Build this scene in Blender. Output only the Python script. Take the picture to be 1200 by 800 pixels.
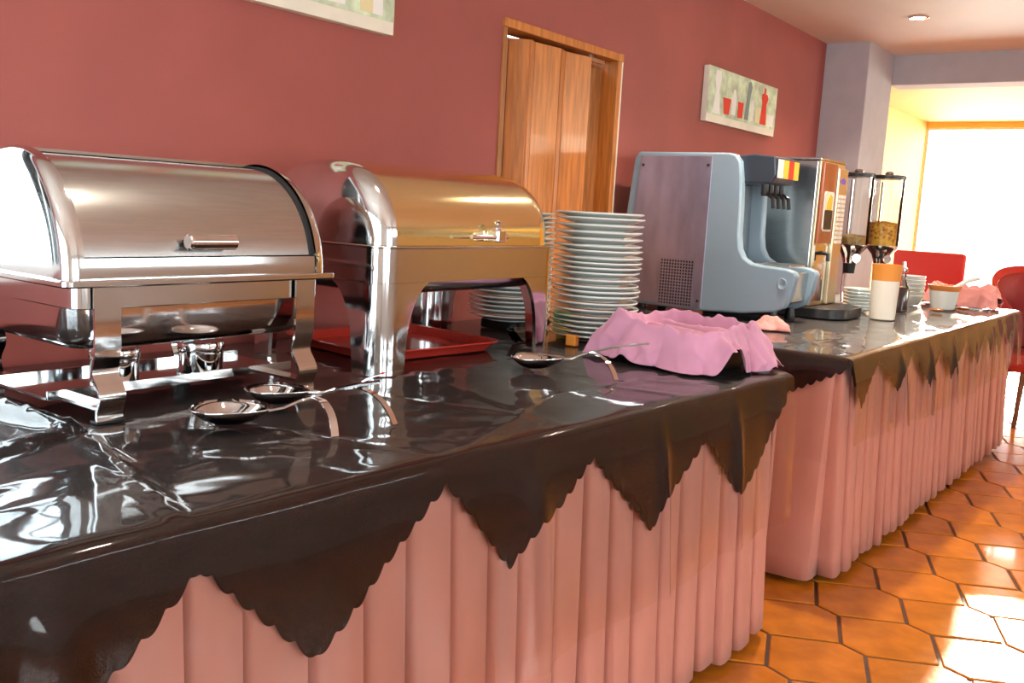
import bpy, math, random
from mathutils import Vector, Matrix, noise
random.seed(7)
SC = bpy.context.scene
for o in list(bpy.data.objects): bpy.data.objects.remove(o, do_unlink=True)
COL = SC.collection
PI = math.pi
R = math.radians
rt3 = lambda v: (v[0], v[1], v[2])

# ------------------------------------------------------------------ camera
CAM_H, PITCH, ROLL, YAW = 1.25, R(8.2), R(3.15), R(36.1)
fw = Vector((math.cos(YAW)*math.cos(PITCH), math.sin(YAW)*math.cos(PITCH), -math.sin(PITCH)))
rt = Vector((math.sin(YAW), -math.cos(YAW), 0))
up = rt.cross(fw)
rgt = rt*math.cos(ROLL) + up*math.sin(ROLL)
upv = rgt.cross(fw)
cam = bpy.data.cameras.new('camera'); camo = bpy.data.objects.new('camera', cam); COL.objects.link(camo)
cam.sensor_width = 36; cam.lens = 1100/1200*36; cam.clip_start = .02; cam.clip_end = 200
M = Matrix((rgt, upv, -fw)).transposed().to_4x4(); M.translation = Vector((0, 0, CAM_H))
camo.matrix_world = M
SC.camera = camo

# ------------------------------------------------------------------ world, sun, daylight at the windows, exposure
w = bpy.data.worlds.new('world'); SC.world = w; w.use_nodes = True
bg = w.node_tree.nodes['Background']; bg.inputs[0].default_value = (.92, .96, 1.0, 1); bg.inputs[1].default_value = 3.0
sun = bpy.data.lights.new('sun', 'SUN'); sun.energy = 9; sun.angle = R(1.2); sun.color = (1, .86, .62)
suno = bpy.data.objects.new('sun', sun); COL.objects.link(suno)
suno.rotation_euler = Vector((-1, -.12, -.25)).to_track_quat('-Z', 'Y').to_euler(); suno.location = (14, 3, 5)
def area(name, loc, direction, sx, sy, watts, col):
    l = bpy.data.lights.new(name, 'AREA'); l.shape = 'RECTANGLE'; l.size = sx; l.size_y = sy; l.energy = watts; l.color = col
    o = bpy.data.objects.new(name, l); COL.objects.link(o); o.location = loc
    o.rotation_euler = Vector(direction).to_track_quat('-Z', 'Y').to_euler(); return o
# daylight entering at the window openings (left wall, back wall left of the dishes, added unseen front-wall windows, far room)
area('daylight_left', (-2.62, .9, 1.45), (1, 0, 0), 2.6, 1.9, 50, (.84, .92, 1))
area('daylight_back', (-.12, 2.50, 1.62), (0, -1, 0), 2.1, 1.2, 75, (.80, .91, 1))
for x in (-1.5, .6):  # unseen front-wall windows, added to light the room
    area('added_daylight_front', (x, -4.12, 1.4), (0, 1, 0), 1.6, 1.7, 50, (.95, .97, 1))
area('added_daylight_front', (4.0, -4.12, 1.9), (0, 1, 0), 3.6, .7, 45, (.97, .98, 1))  # unseen high window, added for highlights on film edge and roll cover
area('added_daylight_front', (9.0, -4.12, 1.9), (0, 1, 0), 2.8, .7, 150, (1, .92, .74))  # unseen high window, added to brighten the second dish and pillar side
area('daylight_far', (11.47, 1.9, 1.25), (-1, 0, 0), 1.5, 2.2, 130, (1, .95, .84))
SC.view_settings.view_transform = 'Standard'; SC.view_settings.look = 'None'
SC.view_settings.exposure = 0.45; SC.view_settings.gamma = 1; SC.view_settings.use_curve_mapping = False

# ------------------------------------------------------------------ materials
MATS = {}
def nt(name):
    m = bpy.data.materials.new(name); m.use_nodes = True; t = m.node_tree
    return m, t, t.nodes, t.links, t.nodes['Principled BSDF']
def mat(name, col, rough=.5, metal=0, var=0, scale=8, bump=0, bscale=60, spec=None, coat=0, trans=0, objvar=0, stretch=None, sheen=0, emit=0, ior=None, dirt=None):
    if name in MATS: return MATS[name]
    m, t, N, L, P = nt(name)
    c = (*col, 1)
    P.inputs['Base Color'].default_value = c; P.inputs['Roughness'].default_value = rough; P.inputs['Metallic'].default_value = metal
    if spec is not None: P.inputs['Specular IOR Level'].default_value = spec
    if coat: P.inputs['Coat Weight'].default_value = coat; P.inputs['Coat Roughness'].default_value = .05
    if trans: P.inputs['Transmission Weight'].default_value = trans
    if ior: P.inputs['IOR'].default_value = ior
    if sheen: P.inputs['Sheen Weight'].default_value = sheen
    if emit: P.inputs['Emission Color'].default_value = c; P.inputs['Emission Strength'].default_value = emit
    tc = N.new('ShaderNodeTexCoord'); mp = N.new('ShaderNodeMapping'); L.new(tc.outputs['Object'], mp.inputs[0])
    if stretch: mp.inputs['Scale'].default_value = stretch
    src = None
    if var or dirt:
        n = N.new('ShaderNodeTexNoise'); n.inputs['Scale'].default_value = scale; n.inputs['Detail'].default_value = 5
        L.new(mp.outputs[0], n.inputs[0])
        r = N.new('ShaderNodeValToRGB'); e = r.color_ramp.elements
        lo = dirt or [x*(1-var) for x in col]; hi = col if dirt else [min(1, x*(1+var)) for x in col]
        e[0].position = .35; e[1].position = .68; e[0].color = (*lo, 1); e[1].color = (*hi, 1)
        L.new(n.outputs[0], r.inputs[0]); src = r.outputs[0]
    if objvar:
        oi = N.new('ShaderNodeObjectInfo'); h = N.new('ShaderNodeHueSaturation')
        mr = N.new('ShaderNodeMapRange'); mr.inputs[3].default_value = 1-objvar; mr.inputs[4].default_value = 1+objvar
        L.new(oi.outputs['Random'], mr.inputs[0]); L.new(mr.outputs[0], h.inputs['Value'])
        h.inputs['Color'].default_value = c
        if src: L.new(src, h.inputs['Color'])
        src = h.outputs[0]
    if src: L.new(src, P.inputs['Base Color'])
    if bump:
        n2 = N.new('ShaderNodeTexNoise'); n2.inputs['Scale'].default_value = bscale; n2.inputs['Detail'].default_value = 3
        L.new(mp.outputs[0], n2.inputs[0]); b = N.new('ShaderNodeBump'); b.inputs['Strength'].default_value = bump; b.inputs['Distance'].default_value = .01
        L.new(n2.outputs[0], b.inputs['Height']); L.new(b.outputs[0], P.inputs['Normal'])
    MATS[name] = m
    return m
def clear(name, tint=(1, 1, 1), gloss=.06, ior=1.45, boost=1.0, haze=0):
    m = bpy.data.materials.new(name); m.use_nodes = True; t = m.node_tree; N = t.nodes; L = t.links
    N.remove(N['Principled BSDF']); out = N['Material Output']
    tr = N.new('ShaderNodeBsdfTransparent'); tr.inputs[0].default_value = (*tint, 1)
    g = N.new('ShaderNodeBsdfGlossy'); g.inputs['Roughness'].default_value = gloss
    f = N.new('ShaderNodeFresnel'); f.inputs[0].default_value = ior
    mu = N.new('ShaderNodeMath'); mu.operation = 'MULTIPLY'; mu.inputs[1].default_value = boost; mu.use_clamp = True
    mx = N.new('ShaderNodeMixShader'); L.new(f.outputs[0], mu.inputs[0]); L.new(mu.outputs[0], mx.inputs[0]); L.new(tr.outputs[0], mx.inputs[1]); L.new(g.outputs[0], mx.inputs[2])
    if haze:
        g2 = N.new('ShaderNodeBsdfGlossy'); g2.inputs['Roughness'].default_value = .42
        mg = N.new('ShaderNodeMixShader'); mg.inputs[0].default_value = haze
        L.new(g.outputs[0], mg.inputs[1]); L.new(g2.outputs[0], mg.inputs[2]); L.new(mg.outputs[0], mx.inputs[2])
    L.new(mx.outputs[0], out.inputs[0]); MATS[name] = m
    return m

RED = mat('red_wall_paint', (.34, .082, .068), .62, var=.06, scale=3, bump=.05, bscale=220)
GREYW = mat('grey_wall_paint', (.50, .50, .55), .7, var=.04, bump=.06, bscale=150)
CREAM = mat('yellow_glow_wall_paint', (.80, .52, .13), .7, var=.04)  # yellow glow of the light in the far room put into the colour
CEIL = mat('ceiling_paint', (.80, .70, .61), .55, var=.04, scale=2)
PLASTER = mat('room_plaster', (.70, .67, .63), .8, var=.05)
TILE = mat('terracotta_tile', (.66, .215, .018), .2, var=.2, scale=9, bump=.05, bscale=35, coat=.35, objvar=.14)
GROUT = mat('tile_grout', (.10, .05, .032), .45, var=.2, scale=40)
SKIRT = mat('salmon_skirt_fabric', (.56, .235, .178), .8, var=.05, scale=5, bump=.06, bscale=500, sheen=.2)
BROWN = mat('brown_tablecloth_fabric', (.020, .0055, .0035), .9, spec=.1, var=.25, scale=30, bump=.2, bscale=300)
WOODT = mat('table_board', (.25, .15, .08), .6, var=.2)
PLASTIC = clear('clear_plastic_film', (.97, .97, .97), .05, 1.45, 1.15, .22)
ACRYLIC = clear('clear_acrylic', (.97, .97, .96), .02, 1.18, 1.0)
GLASS = clear('clear_glass', (.96, .98, .97), .01, 1.45, 1.0)
STEEL = mat('polished_steel', (.70, .72, .73), .09, 1, bump=.015, bscale=9)
STEELB = mat('brushed_steel', (.58, .61, .62), .22, 1, var=.05, scale=12, stretch=(1, 1, 14))
STEEL_REFL = mat('warm_reflection_steel', (.96, .86, .50), .15, 1, bump=.01, bscale=9)  # warm reflected light on the second dish cover put into the steel colour
CHROME = mat('chrome', (.82, .82, .83), .05, 1)
BLACK = mat('black_plastic', (.012, .012, .014), .35)
DGAP = mat('black_rubber_seal', (.008, .008, .009), .6)
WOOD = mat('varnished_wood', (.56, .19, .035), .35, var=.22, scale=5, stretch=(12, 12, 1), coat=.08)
WOOD_SHADED = mat('shaded_varnished_wood', (.40, .15, .04), .4, var=.28, scale=5, stretch=(12, 12, 1))  # shade in the door recesses put into the wood colour
CERAM = mat('white_ceramic', (.80, .86, .84), .12, coat=.5)
REDPL = mat('red_plastic', (.55, .045, .03), .25, coat=.3)
MAUVE = mat('mauve_napkin_fabric', (.60, .28, .43), .8, var=.06, scale=9, bump=.08, bscale=350, sheen=.25)
SALMON = mat('salmon_napkin_fabric', (.78, .32, .30), .8, var=.06, bump=.08, bscale=350)
BLUEG = mat('blue_grey_plastic', (.28, .40, .50), .32, coat=.2)
PANEL = mat('brushed_lilac_panel', (.37, .35, .47), .38, .65, var=.22, scale=3, stretch=(1, 2.5, .9))
DARKB = mat('dark_blue_plastic', (.03, .045, .07), .3, coat=.3)
WHITE = mat('white_plastic', (.85, .85, .84), .4)
YELLOW = mat('yellow_print', (.85, .58, .06), .5)
REDPR = mat('red_print', (.78, .04, .02), .5)
SIENNA = mat('burnt_sienna_panel', (.34, .085, .035), .3, coat=.3, var=.2, scale=6)
GOLDM = mat('champagne_metal', (.72, .62, .42), .28, .9)
CANVASG = mat('pale_green_canvas', (.60, .70, .50), .8, var=.28, scale=14)
CANVASW = mat('cream_canvas_edge', (.82, .78, .66), .8, var=.05)
GREYGR = mat('grey_green_print', (.25, .31, .29), .8)
MILK = mat('milk', (.90, .86, .76), .25)
ORANGEJ = mat('orange_packet_and_reflection', (.85, .33, .05), .4)
CEREAL = mat('corn_flakes', (.95, .50, .06), .7, var=.2, scale=40)
FLAKE = mat('toasted_flakes', (.62, .22, .02), .7, var=.35, scale=50)
MUESLI = mat('muesli', (.42, .27, .10), .8, var=.4, scale=60)
MAROON = mat('maroon_upholstery', (.30, .018, .022), .55, bump=.1, bscale=200)
REDUPH = mat('red_upholstery', (.55, .03, .025), .5, bump=.1, bscale=200)
DWOOD = mat('dark_chair_wood', (.13, .05, .02), .4, var=.2)

# ------------------------------------------------------------------ mesh helpers
class MB:
    def __init__(s): s.v = []; s.f = []
    def add(s, vs, fs):
        b = len(s.v); s.v += [tuple(p) for p in vs]; s.f += [tuple(i+b for i in f) for f in fs]; return s
    def box(s, x0, x1, y0, y1, z0, z1):
        return s.add([(x0,y0,z0),(x1,y0,z0),(x1,y1,z0),(x0,y1,z0),(x0,y0,z1),(x1,y0,z1),(x1,y1,z1),(x0,y1,z1)],
                     [(0,3,2,1),(4,5,6,7),(0,1,5,4),(1,2,6,5),(2,3,7,6),(3,0,4,7)])
    def lathe(s, prof, n=32, c=(0, 0, 0)):
        vs = []; fs = []; m = len(prof)
        for i in range(n):
            a = 2*PI*i/n
            for r, z in prof: vs.append((c[0]+r*math.cos(a), c[1]+r*math.sin(a), c[2]+z))
        for i in range(n):
            j = (i+1) % n
            for k in range(m-1):
                fs.append((i*m+k, j*m+k, j*m+k+1, i*m+k+1))
        return s.add(vs, fs)
    def loft(s, rings, closed=True, cap=True):
        n = len(rings[0]); vs = [p for r in rings for p in r]; fs = []
        for a in range(len(rings)-1):
            for i in range(n if closed else n-1):
                j = (i+1) % n; fs.append((a*n+i, a*n+j, (a+1)*n+j, (a+1)*n+i))
        if cap and closed:
            fs.append(tuple(reversed(range(n)))); fs.append(tuple((len(rings)-1)*n+i for i in range(n)))
        return s.add(vs, fs)
    def tube(s, path, r, n=10, cap=True):
        P = [Vector(p) for p in path]; rings = []
        rr = r if isinstance(r, (list, tuple)) else [r]*len(P)
        prev = None
        for i, p in enumerate(P):
            d = (P[min(i+1, len(P)-1)]-P[max(i-1, 0)]).normalized()
            if prev is None:
                a = Vector((0, 0, 1)) if abs(d.z) < .9 else Vector((1, 0, 0)); u = d.cross(a).normalized()
            else:
                u = (prev - d*prev.dot(d)).normalized()
            prev = u; v = d.cross(u)
            rings.append([p+(u*math.cos(2*PI*k/n)+v*math.sin(2*PI*k/n))*rr[i] for k in range(n)])
        return s.loft(rings, True, cap)
    def strip(s, path, wdir, width, thick):
        """flat bar: path swept with a rectangle; wdir = direction of its width"""
        P = [Vector(p) for p in path]; W = Vector(wdir).normalized(); rings = []
        for i, p in enumerate(P):
            d = (P[min(i+1, len(P)-1)]-P[max(i-1, 0)]).normalized(); nrm = d.cross(W).normalized()
            ww = width[i] if isinstance(width, (list, tuple)) else width
            rings.append([p-W*ww/2-nrm*thick/2, p+W*ww/2-nrm*thick/2, p+W*ww/2+nrm*thick/2, p-W*ww/2+nrm*thick/2])
        return s.loft(rings)
    def prism(s, poly, f0, f1):
        """poly of 2-D points; f0, f1 map a 2-D point to the two end planes"""
        n = len(poly); a = [f0(*p) for p in poly]; b = [f1(*p) for p in poly]
        fs = [tuple(reversed(range(n))), tuple(range(n, 2*n))]
        for i in range(n):
            j = (i+1) % n; fs.append((i, j, n+j, n+i))
        return s.add(a+b, fs)
    def grid(s, rows):
        n = len(rows[0]); fs = []
        for a in range(len(rows)-1):
            for i in range(n-1): fs.append((a*n+i, a*n+i+1, (a+1)*n+i+1, (a+1)*n+i))
        return s.add([p for r in rows for p in r], fs)
    def build(s, name, m, parent=None, smooth=35, bevel=0, solid=0, subd=0, loc=None, rot=None):
        me = bpy.data.meshes.new(name); me.from_pydata(s.v, [], s.f); me.update()
        import bmesh
        b = bmesh.new(); b.from_mesh(me); bmesh.ops.remove_doubles(b, verts=b.verts, dist=1e-6); bmesh.ops.recalc_face_normals(b, faces=b.faces); b.to_mesh(me); b.free()
        if smooth:
            for p in me.polygons: p.use_smooth = True
            me.set_sharp_from_angle(angle=R(smooth))
        me.materials.append(m)
        o = bpy.data.objects.new(name, me); COL.objects.link(o)
        if parent: o.parent = parent
        if loc: o.location = loc
        if rot: o.rotation_euler = rot
        if solid:
            q = o.modifiers.new('solid', 'SOLIDIFY'); q.thickness = solid; q.offset = 0
        if bevel:
            q = o.modifiers.new('bevel', 'BEVEL'); q.width = bevel; q.segments = 3; q.limit_method = 'ANGLE'; q.angle_limit = R(40)
        if subd:
            q = o.modifiers.new('sub', 'SUBSURF'); q.levels = subd; q.render_levels = subd
        return o
def tag(o, label, cat, group=None):
    o['label'] = label; o['category'] = cat
    if group: o['group'] = group
    return o
def thing(name, label, cat, loc=(0, 0, 0), rz=0, group=None):
    o = bpy.data.objects.new(name, None); COL.objects.link(o); o.empty_display_size = .05
    o.location = loc; o.rotation_euler = (0, 0, rz); return tag(o, label, cat, group)
def struct(o):
    o['kind'] = 'structure'; return o
def rrect(x0, x1, y0, y1, r, n=6):
    pts = []
    for cx, cy, a0 in ((x1-r, y1-r, 0), (x0+r, y1-r, 90), (x0+r, y0+r, 180), (x1-r, y0+r, 270)):
        for k in range(n+1):
            a = R(a0+90*k/n); pts.append((cx+r*math.cos(a), cy+r*math.sin(a)))
    return pts
def rbox(mb, x0, x1, y0, y1, z0, z1, r, n=6):
    p = rrect(x0, x1, y0, y1, r, n)
    return mb.prism(p, lambda a, b: (a, b, z0), lambda a, b: (a, b, z1))
def lerp(a, b, t): return a+(b-a)*t
def pl(pts, x):
    if x <= pts[0][0]: return pts[0][1]
    for (a, b), (c, d) in zip(pts, pts[1:]):
        if x <= c: return b+(d-b)*(x-a)/(c-a)
    return pts[-1][1]

# ------------------------------------------------------------------ the room
WY = 2.30; CZ = 2.475; FX = -2.5; FY = -4.0; PX = 6.65; BX = 7.24; XE = 11.3
DX0, DX1, DZ = 2.98, 3.895, 1.97
wb = MB()
wb.box(FX-.1, -1.2, WY, WY+.16, -.02, CZ+.05); wb.box(-1.2, .96, WY, WY+.16, -.02, 1.0); wb.box(-1.2, .96, WY, WY+.16, 2.24, CZ+.05); wb.box(.96, DX0, WY, WY+.16, -.02, CZ+.05); wb.box(DX0, DX1, WY, WY+.16, DZ, CZ+.05); wb.box(DX1, PX+.02, WY, WY+.16, -.02, CZ+.05)
struct(wb.build('wall_back', RED, smooth=0))
struct(MB().box(PX, BX, 2.0, WY+.16, -.02, CZ+.04).build('wall_pillar', GREYW, smooth=0, bevel=.008))
struct(MB().box(FX-.1, BX+.25, FY-.1, WY+.16, CZ, CZ+.1).build('ceiling', CEIL, smooth=0))
struct(MB().box(BX, BX+.25, FY-.1, 2.02, 2.265, CZ+.06).build('ceiling_beam', GREYW, smooth=0, bevel=.006))
# left wall with one wide window
def wall_with_windows(name, horiz, fixed, thick, lo, hi, wins, zt, m):
    mb = MB()
    def seg(a, b, z0, z1):
        if horiz: mb.box(a, b, fixed, fixed+thick, z0, z1)
        else: mb.box(fixed, fixed+thick, a, b, z0, z1)
    cur = lo
    for a, b, z0, z1 in wins:
        seg(cur, a, -.02, zt); seg(a, b, -.02, z0); seg(a, b, z1, zt); cur = b
    seg(cur, hi, -.02, zt)
    return struct(mb.build(name, m, smooth=0))
def window(n, horiz, fixed, a, b, z0, z1, mull):
    r = struct(bpy.data.objects.new('window_%d' % n, None)); COL.objects.link(r)
    def bar(name, a0, a1, zz0, zz1, d0, d1, m):
        mb = MB()
        if horiz: mb.box(a0, a1, fixed+d0, fixed+d1, zz0, zz1)
        else: mb.box(fixed+d0, fixed+d1, a0, a1, zz0, zz1)
        return mb.build(name, m, r, smooth=0)
    fr = .05 if n != 5 else .02
    bar('frame', a, b, z0, z0+fr, -.03, .03, WHITE); bar('frame', a, b, z1-fr, z1, -.03, .03, WHITE)
    bar('frame', a, a+fr, z0+fr, z1-fr, -.03, .03, WHITE); bar('frame', b-fr, b, z0+fr, z1-fr, -.03, .03, WHITE)
    step = (b-a)/mull
    for k in range(1, mull): bar('mullion', a+k*step-.025, a+k*step+.025, z0+fr, z1-fr, -.025, .025, WHITE)
    for k in range(mull): bar('pane', a+k*step+.03, a+(k+1)*step-.03, z0+fr, z1-fr, -.003, .003, GLASS)
    return r
wall_with_windows('wall_left', False, FX-.1, .1, FY-.1, WY+.1, [(-.4, 2.2, .5, 2.4)], CZ+.05, PLASTER)
window(1, False, FX-.05, -.4, 2.2, .5, 2.4, 3)
wall_with_windows('wall_front', True, FY-.1, .1, FX-.1, XE+.2, [(-2.3, -.7, .55, 2.25), (-.2, 1.4, .55, 2.25), (2.2, 5.8, 1.55, 2.25), (7.6, 10.4, 1.55, 2.25)], CZ+.05, PLASTER)
for k, a in enumerate((-2.3, -.2)): window(2+k, True, FY-.05, a, a+1.6, .55, 2.25, 2)  # out-of-view windows added as light sources
window(6, True, FY-.05, 2.2, 5.8, 1.55, 2.25, 4); window(7, True, FY-.05, 7.6, 10.4, 1.55, 2.25, 3)  # out-of-view high windows added for their reflections
# far room behind the beam
struct(MB().box(BX-.02, XE+.2, WY+.4, WY+.55, -.02, 2.6).build('wall_far_side', CREAM, smooth=0))
struct(MB().box(BX+.25, XE+.2, FY-.1, WY+.55, 2.42, 2.55).build('ceiling_far_room', CREAM, smooth=0))
wall_with_windows('wall_far', False, XE, .15, FY-.1, WY+.5, [(1.12, 2.695, .12, 2.36)], 2.5, CREAM)
window(5, False, XE+.07, 1.12, 2.695, .12, 2.36, 1)
window(4, True, WY+.08, -1.2, .96, 1.0, 2.24, 2)

# floor: hexagonal tiles with two short and four long sides
floor = struct(MB().box(FX-.1, XE+.2, FY-.1, WY+.56, -.08, -.005).build('floor', GROUT, smooth=0))
ang = R(68); sA, sC, sB = .212, .212, .088
ea = Vector((math.cos(ang-R(48.5)), math.sin(ang-R(48.5))))*sA
eb = Vector((math.cos(ang), math.sin(ang)))*sB
ec = Vector((math.cos(ang+R(48.5)), math.sin(ang+R(48.5))))*sC
hexv = [Vector((0, 0)), ea, ea+eb, ea+eb+ec, eb+ec, ec]
hc = (ea+eb+ec)/2; hexv = [p-hc for p in hexv]
t1 = ea+eb; t2 = eb+ec
org = Vector((2.915, .64))
def inset(poly, d):
    out = []; n = len(poly)
    for i in range(n):
        p0, p1, p2 = poly[i-1], poly[i], poly[(i+1) % n]
        e1 = (p1-p0).normalized(); e2 = (p2-p1).normalized()
        n1 = Vector((-e1.y, e1.x)); n2 = Vector((-e2.y, e2.x)); bis = (n1+n2).normalized()
        out.append(p1+bis*d/bis.dot(n1))
    return out
h1 = inset(hexv, .006); h2 = inset(hexv, .0095)
tv = [(p.x, p.y, -.006) for p in h1]+[(p.x, p.y, -.0025) for p in h1]+[(p.x, p.y, 0) for p in h2]
tf = [(12, 13, 14, 15, 16, 17)]
for i in range(6):
    j = (i+1) % 6; tf += [(i, j, 6+j, 6+i), (6+i, 6+j, 12+j, 12+i)]
cells = []
for i in range(-90, 90):
    for j in range(-90, 90):
        c = org+t1*i+t2*j
        if FX+.05 < c.x < XE and FY+.1 < c.y < WY: cells.append(c)
view = Vector((math.cos(R(11)), math.sin(R(11))))
near = [c for c in cells if 1.9 < c.x < 9.5 and c.y < 1.15 and (c.y-.05) > -.10+(c.x-2.6)*.105]
near.sort(key=lambda c: c.length); near = near[:290]; ns = set(id(c) for c in near)
tmesh = None
for c in near:
    if tmesh is None:
        o = MB().add(tv, tf).build('tile', TILE, floor, smooth=20); tmesh = o.data
    else:
        o = bpy.data.objects.new('tile', tmesh); COL.objects.link(o); o.parent = floor
    o.location = (c.x, c.y, random.uniform(-.0008, .0004)); o.rotation_euler = (random.uniform(-.004, .004), random.uniform(-.004, .004), 0)
mb = MB()
for c in cells:
    if id(c) not in ns: mb.add([(x+c.x, y+c.y, z) for x, y, z in tv], tf)
o = mb.build('tile_field', TILE, floor, smooth=20); o['kind'] = 'stuff'

# folding door in the red wall
door = struct(bpy.data.objects.new('door_1', None)); COL.objects.link(door); door.location = (DX0, WY, 0)
W_ = DX1-DX0
MB().box(0, W_, -.012, .10, DZ-.035, DZ).build('head_rail', WOOD, door, smooth=0, bevel=.003)
MB().box(0, .022, -.010, .14, 0, DZ-.035).build('jamb', WOOD_SHADED, door, smooth=0, bevel=.003)
MB().box(W_-.045, W_-.012, -.012, .14, 0, DZ-.035).build('jamb', WOOD, door, smooth=0, bevel=.003)
MB().box(W_-.010, W_+.012, -.004, .004, 0, DZ+.002).build('paint_edge', CANVASW, door, smooth=0)
MB().box(.02, W_-.04, .145, .155, 0, DZ-.03).build('back_panel', DWOOD, door, smooth=0)
zz = [(.022, .095), (.085, .105), (.150, .085), (.205, .012), (.255, .03), (.425, .012), (.49, .035), (.665, .008)]
for i, (a, b) in enumerate(zip(zz, zz[1:])):
    wd = Vector((b[0]-a[0], b[1]-a[1])); u = wd.normalized(); nn = Vector((u.y, -u.x))*.006; g = u*.0025
    A = Vector(a)+g; B = Vector(b)-g
    poly = [A+nn, B+nn, B-nn, A-nn]
    MB().prism([tuple(p) for p in poly], lambda x, y: (x, y, .01), lambda x, y: (x, y, DZ-.05)).build('fold_panel', WOOD_SHADED if i in (0, 1) else WOOD, door, smooth=0, bevel=.002)
MB().prism([(.665, .06), (.70, .10), (.87, .075), (.87, .085), (.70, .112), (.66, .072)], lambda x, y: (x, y, .01), lambda x, y: (x, y, DZ-.07)).build('fold_panel', WOOD_SHADED, door, smooth=0)
MB().box(.68, .80, .02, .05, DZ-.06, DZ-.045).build('track', CHROME, door, smooth=0)

# ------------------------------------------------------------------ tables
TT = .80
s1 = -.0562
yF1 = lambda x: 1.085+s1*(x-.5)
s2 = -(.934-.862)/(6.153-3.227)
yF2 = lambda x: .934+s2*(x-3.227)
E1 = lambda y: 2.69+(y-.96)*.24            # right end of first table
X1L = -.75; X2L = 3.20; X2R = 6.17
def table(name, label, corners):
    r = thing(name, label, 'table', (corners[0][0], corners[0][1], 0)); cx, cy = corners[0]
    MB().prism([(x-cx, y-cy) for x, y in corners], lambda x, y: (x, y, TT-.035), lambda x, y: (x, y, TT)).build('tabletop', WOODT, r, smooth=0)
    gx = sum(c[0] for c in corners)/4; gy = sum(c[1] for c in corners)/4
    for x, y in corners:
        px, py = x+(gx-x)*.08-cx, y+(gy-y)*.16-cy
        MB().tube([(px, py, 0), (px, py, TT-.035)], .02, 12).build('leg', STEELB, r)
    return r
table('buffet_table', 'long buffet table hidden under brown cloth and skirt, holding the chafing dishes', [(X1L, yF1(X1L)+.03), (2.66, yF1(2.66)+.03), (E1(2.24)-.04, 2.24), (X1L, 2.24)])
table('buffet_table', 'long buffet table under brown cloth and skirt, holding the drinks machines', [(X2L+.03, yF2(X2L)+.03), (X2R-.03, yF2(X2R)+.03), (X2R-.03, 2.24), (X2L+.03, 2.24)])

def scallop(x, per): return -.013*abs(math.sin(PI*x/per))
def cloth_rows(xs, yF, yB, zz_pts, xmap=None, per=.036, phase=0):
    rows = []
    for x in xs:
        zb = pl(zz_pts, x)+scallop(x, per); y0 = yF(x); ph = x*21+phase
        xa = (lambda y: x) if xmap is None else (lambda y: xmap(x, y))
        r = []
        for k in range(9): y = lerp(yB, y0+.012, k/8); r.append((xa(y), y, TT+.004))
        r += [(xa(y0), y0-.002, TT+.0025), (xa(y0), y0-.008, TT-.006), (xa(y0), y0-.0105, TT-.016)]
        zt = TT-.018
        for k in range(1, 9):
            t = k/8; z = lerp(zt, min(zb, zt-.004), t)
            off = .005*math.sin(ph)*min(1, (zt-z)/.15)+.006*min(1, (zt-z)/.2)
            r.append((xa(y0), y0-.0135-off-.004*abs(math.sin(ph*.5)), z))
        rows.append(r)
    return rows
Z1 = [(-.75, .60), (-.55, .52), (-.3, .75), (-.05, .53), (.2, .75), (.46, .50), (.736, .742), (.935, .542), (1.227, .764), (1.415, .559), (1.683, .735), (1.94, .51), (2.189, .70), (2.417, .50), (2.69, .73)]
n = 900
xs = [lerp(X1L, 2.69, i/n) for i in range(n+1)]
def xm1(x, y): return X1L+(x-X1L)*(E1(y)-X1L)/(2.69-X1L)
c1 = MB().grid(cloth_rows(xs, yF1, 2.26, Z1, xm1))
tag(c1.build('tablecloth', BROWN, smooth=60, solid=.002), 'dark brown tablecloth with scalloped pointed edge under the two chafing dishes', 'tablecloth')
Z2 = [(3.2, .79), (3.337, .625), (3.524, .775), (3.813, .625), (3.96, .78), (4.266, .59), (4.435, .745), (4.669, .58), (4.889, .755), (5.15, .6), (5.33, .76), (5.45, .62), (5.56, .765), (5.676, .61), (5.767, .775), (6.0, .62), (6.17, .76)]
xs = [lerp(X2L, X2R, i/800) for i in range(801)]
c2 = MB().grid(cloth_rows(xs, yF2, 2.26, Z2, None, phase=1))
rows = []                                                   # drop over the left end
for i in range(240):
    y = lerp(yF2(X2L)-.008, 2.25, i/239); zb = pl([(.9, .785), (1.24, .60), (1.55, .77), (1.85, .6), (2.2, .77)], y)+scallop(y, .03)
    rows.append([(X2L+.012, y, TT+.004), (X2L, y, TT+.001), (X2L-.008, y, TT-.012)]+[(X2L-.010-.010*k/6-.006*math.sin(y*25)*k/6, y, lerp(TT-.016, zb, k/6)) for k in range(1, 7)])
c2.grid(rows)
tag(c2.build('tablecloth', BROWN, smooth=60, solid=.002), 'dark brown tablecloth with narrow pointed edge under the drinks machines', 'tablecloth')

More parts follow.
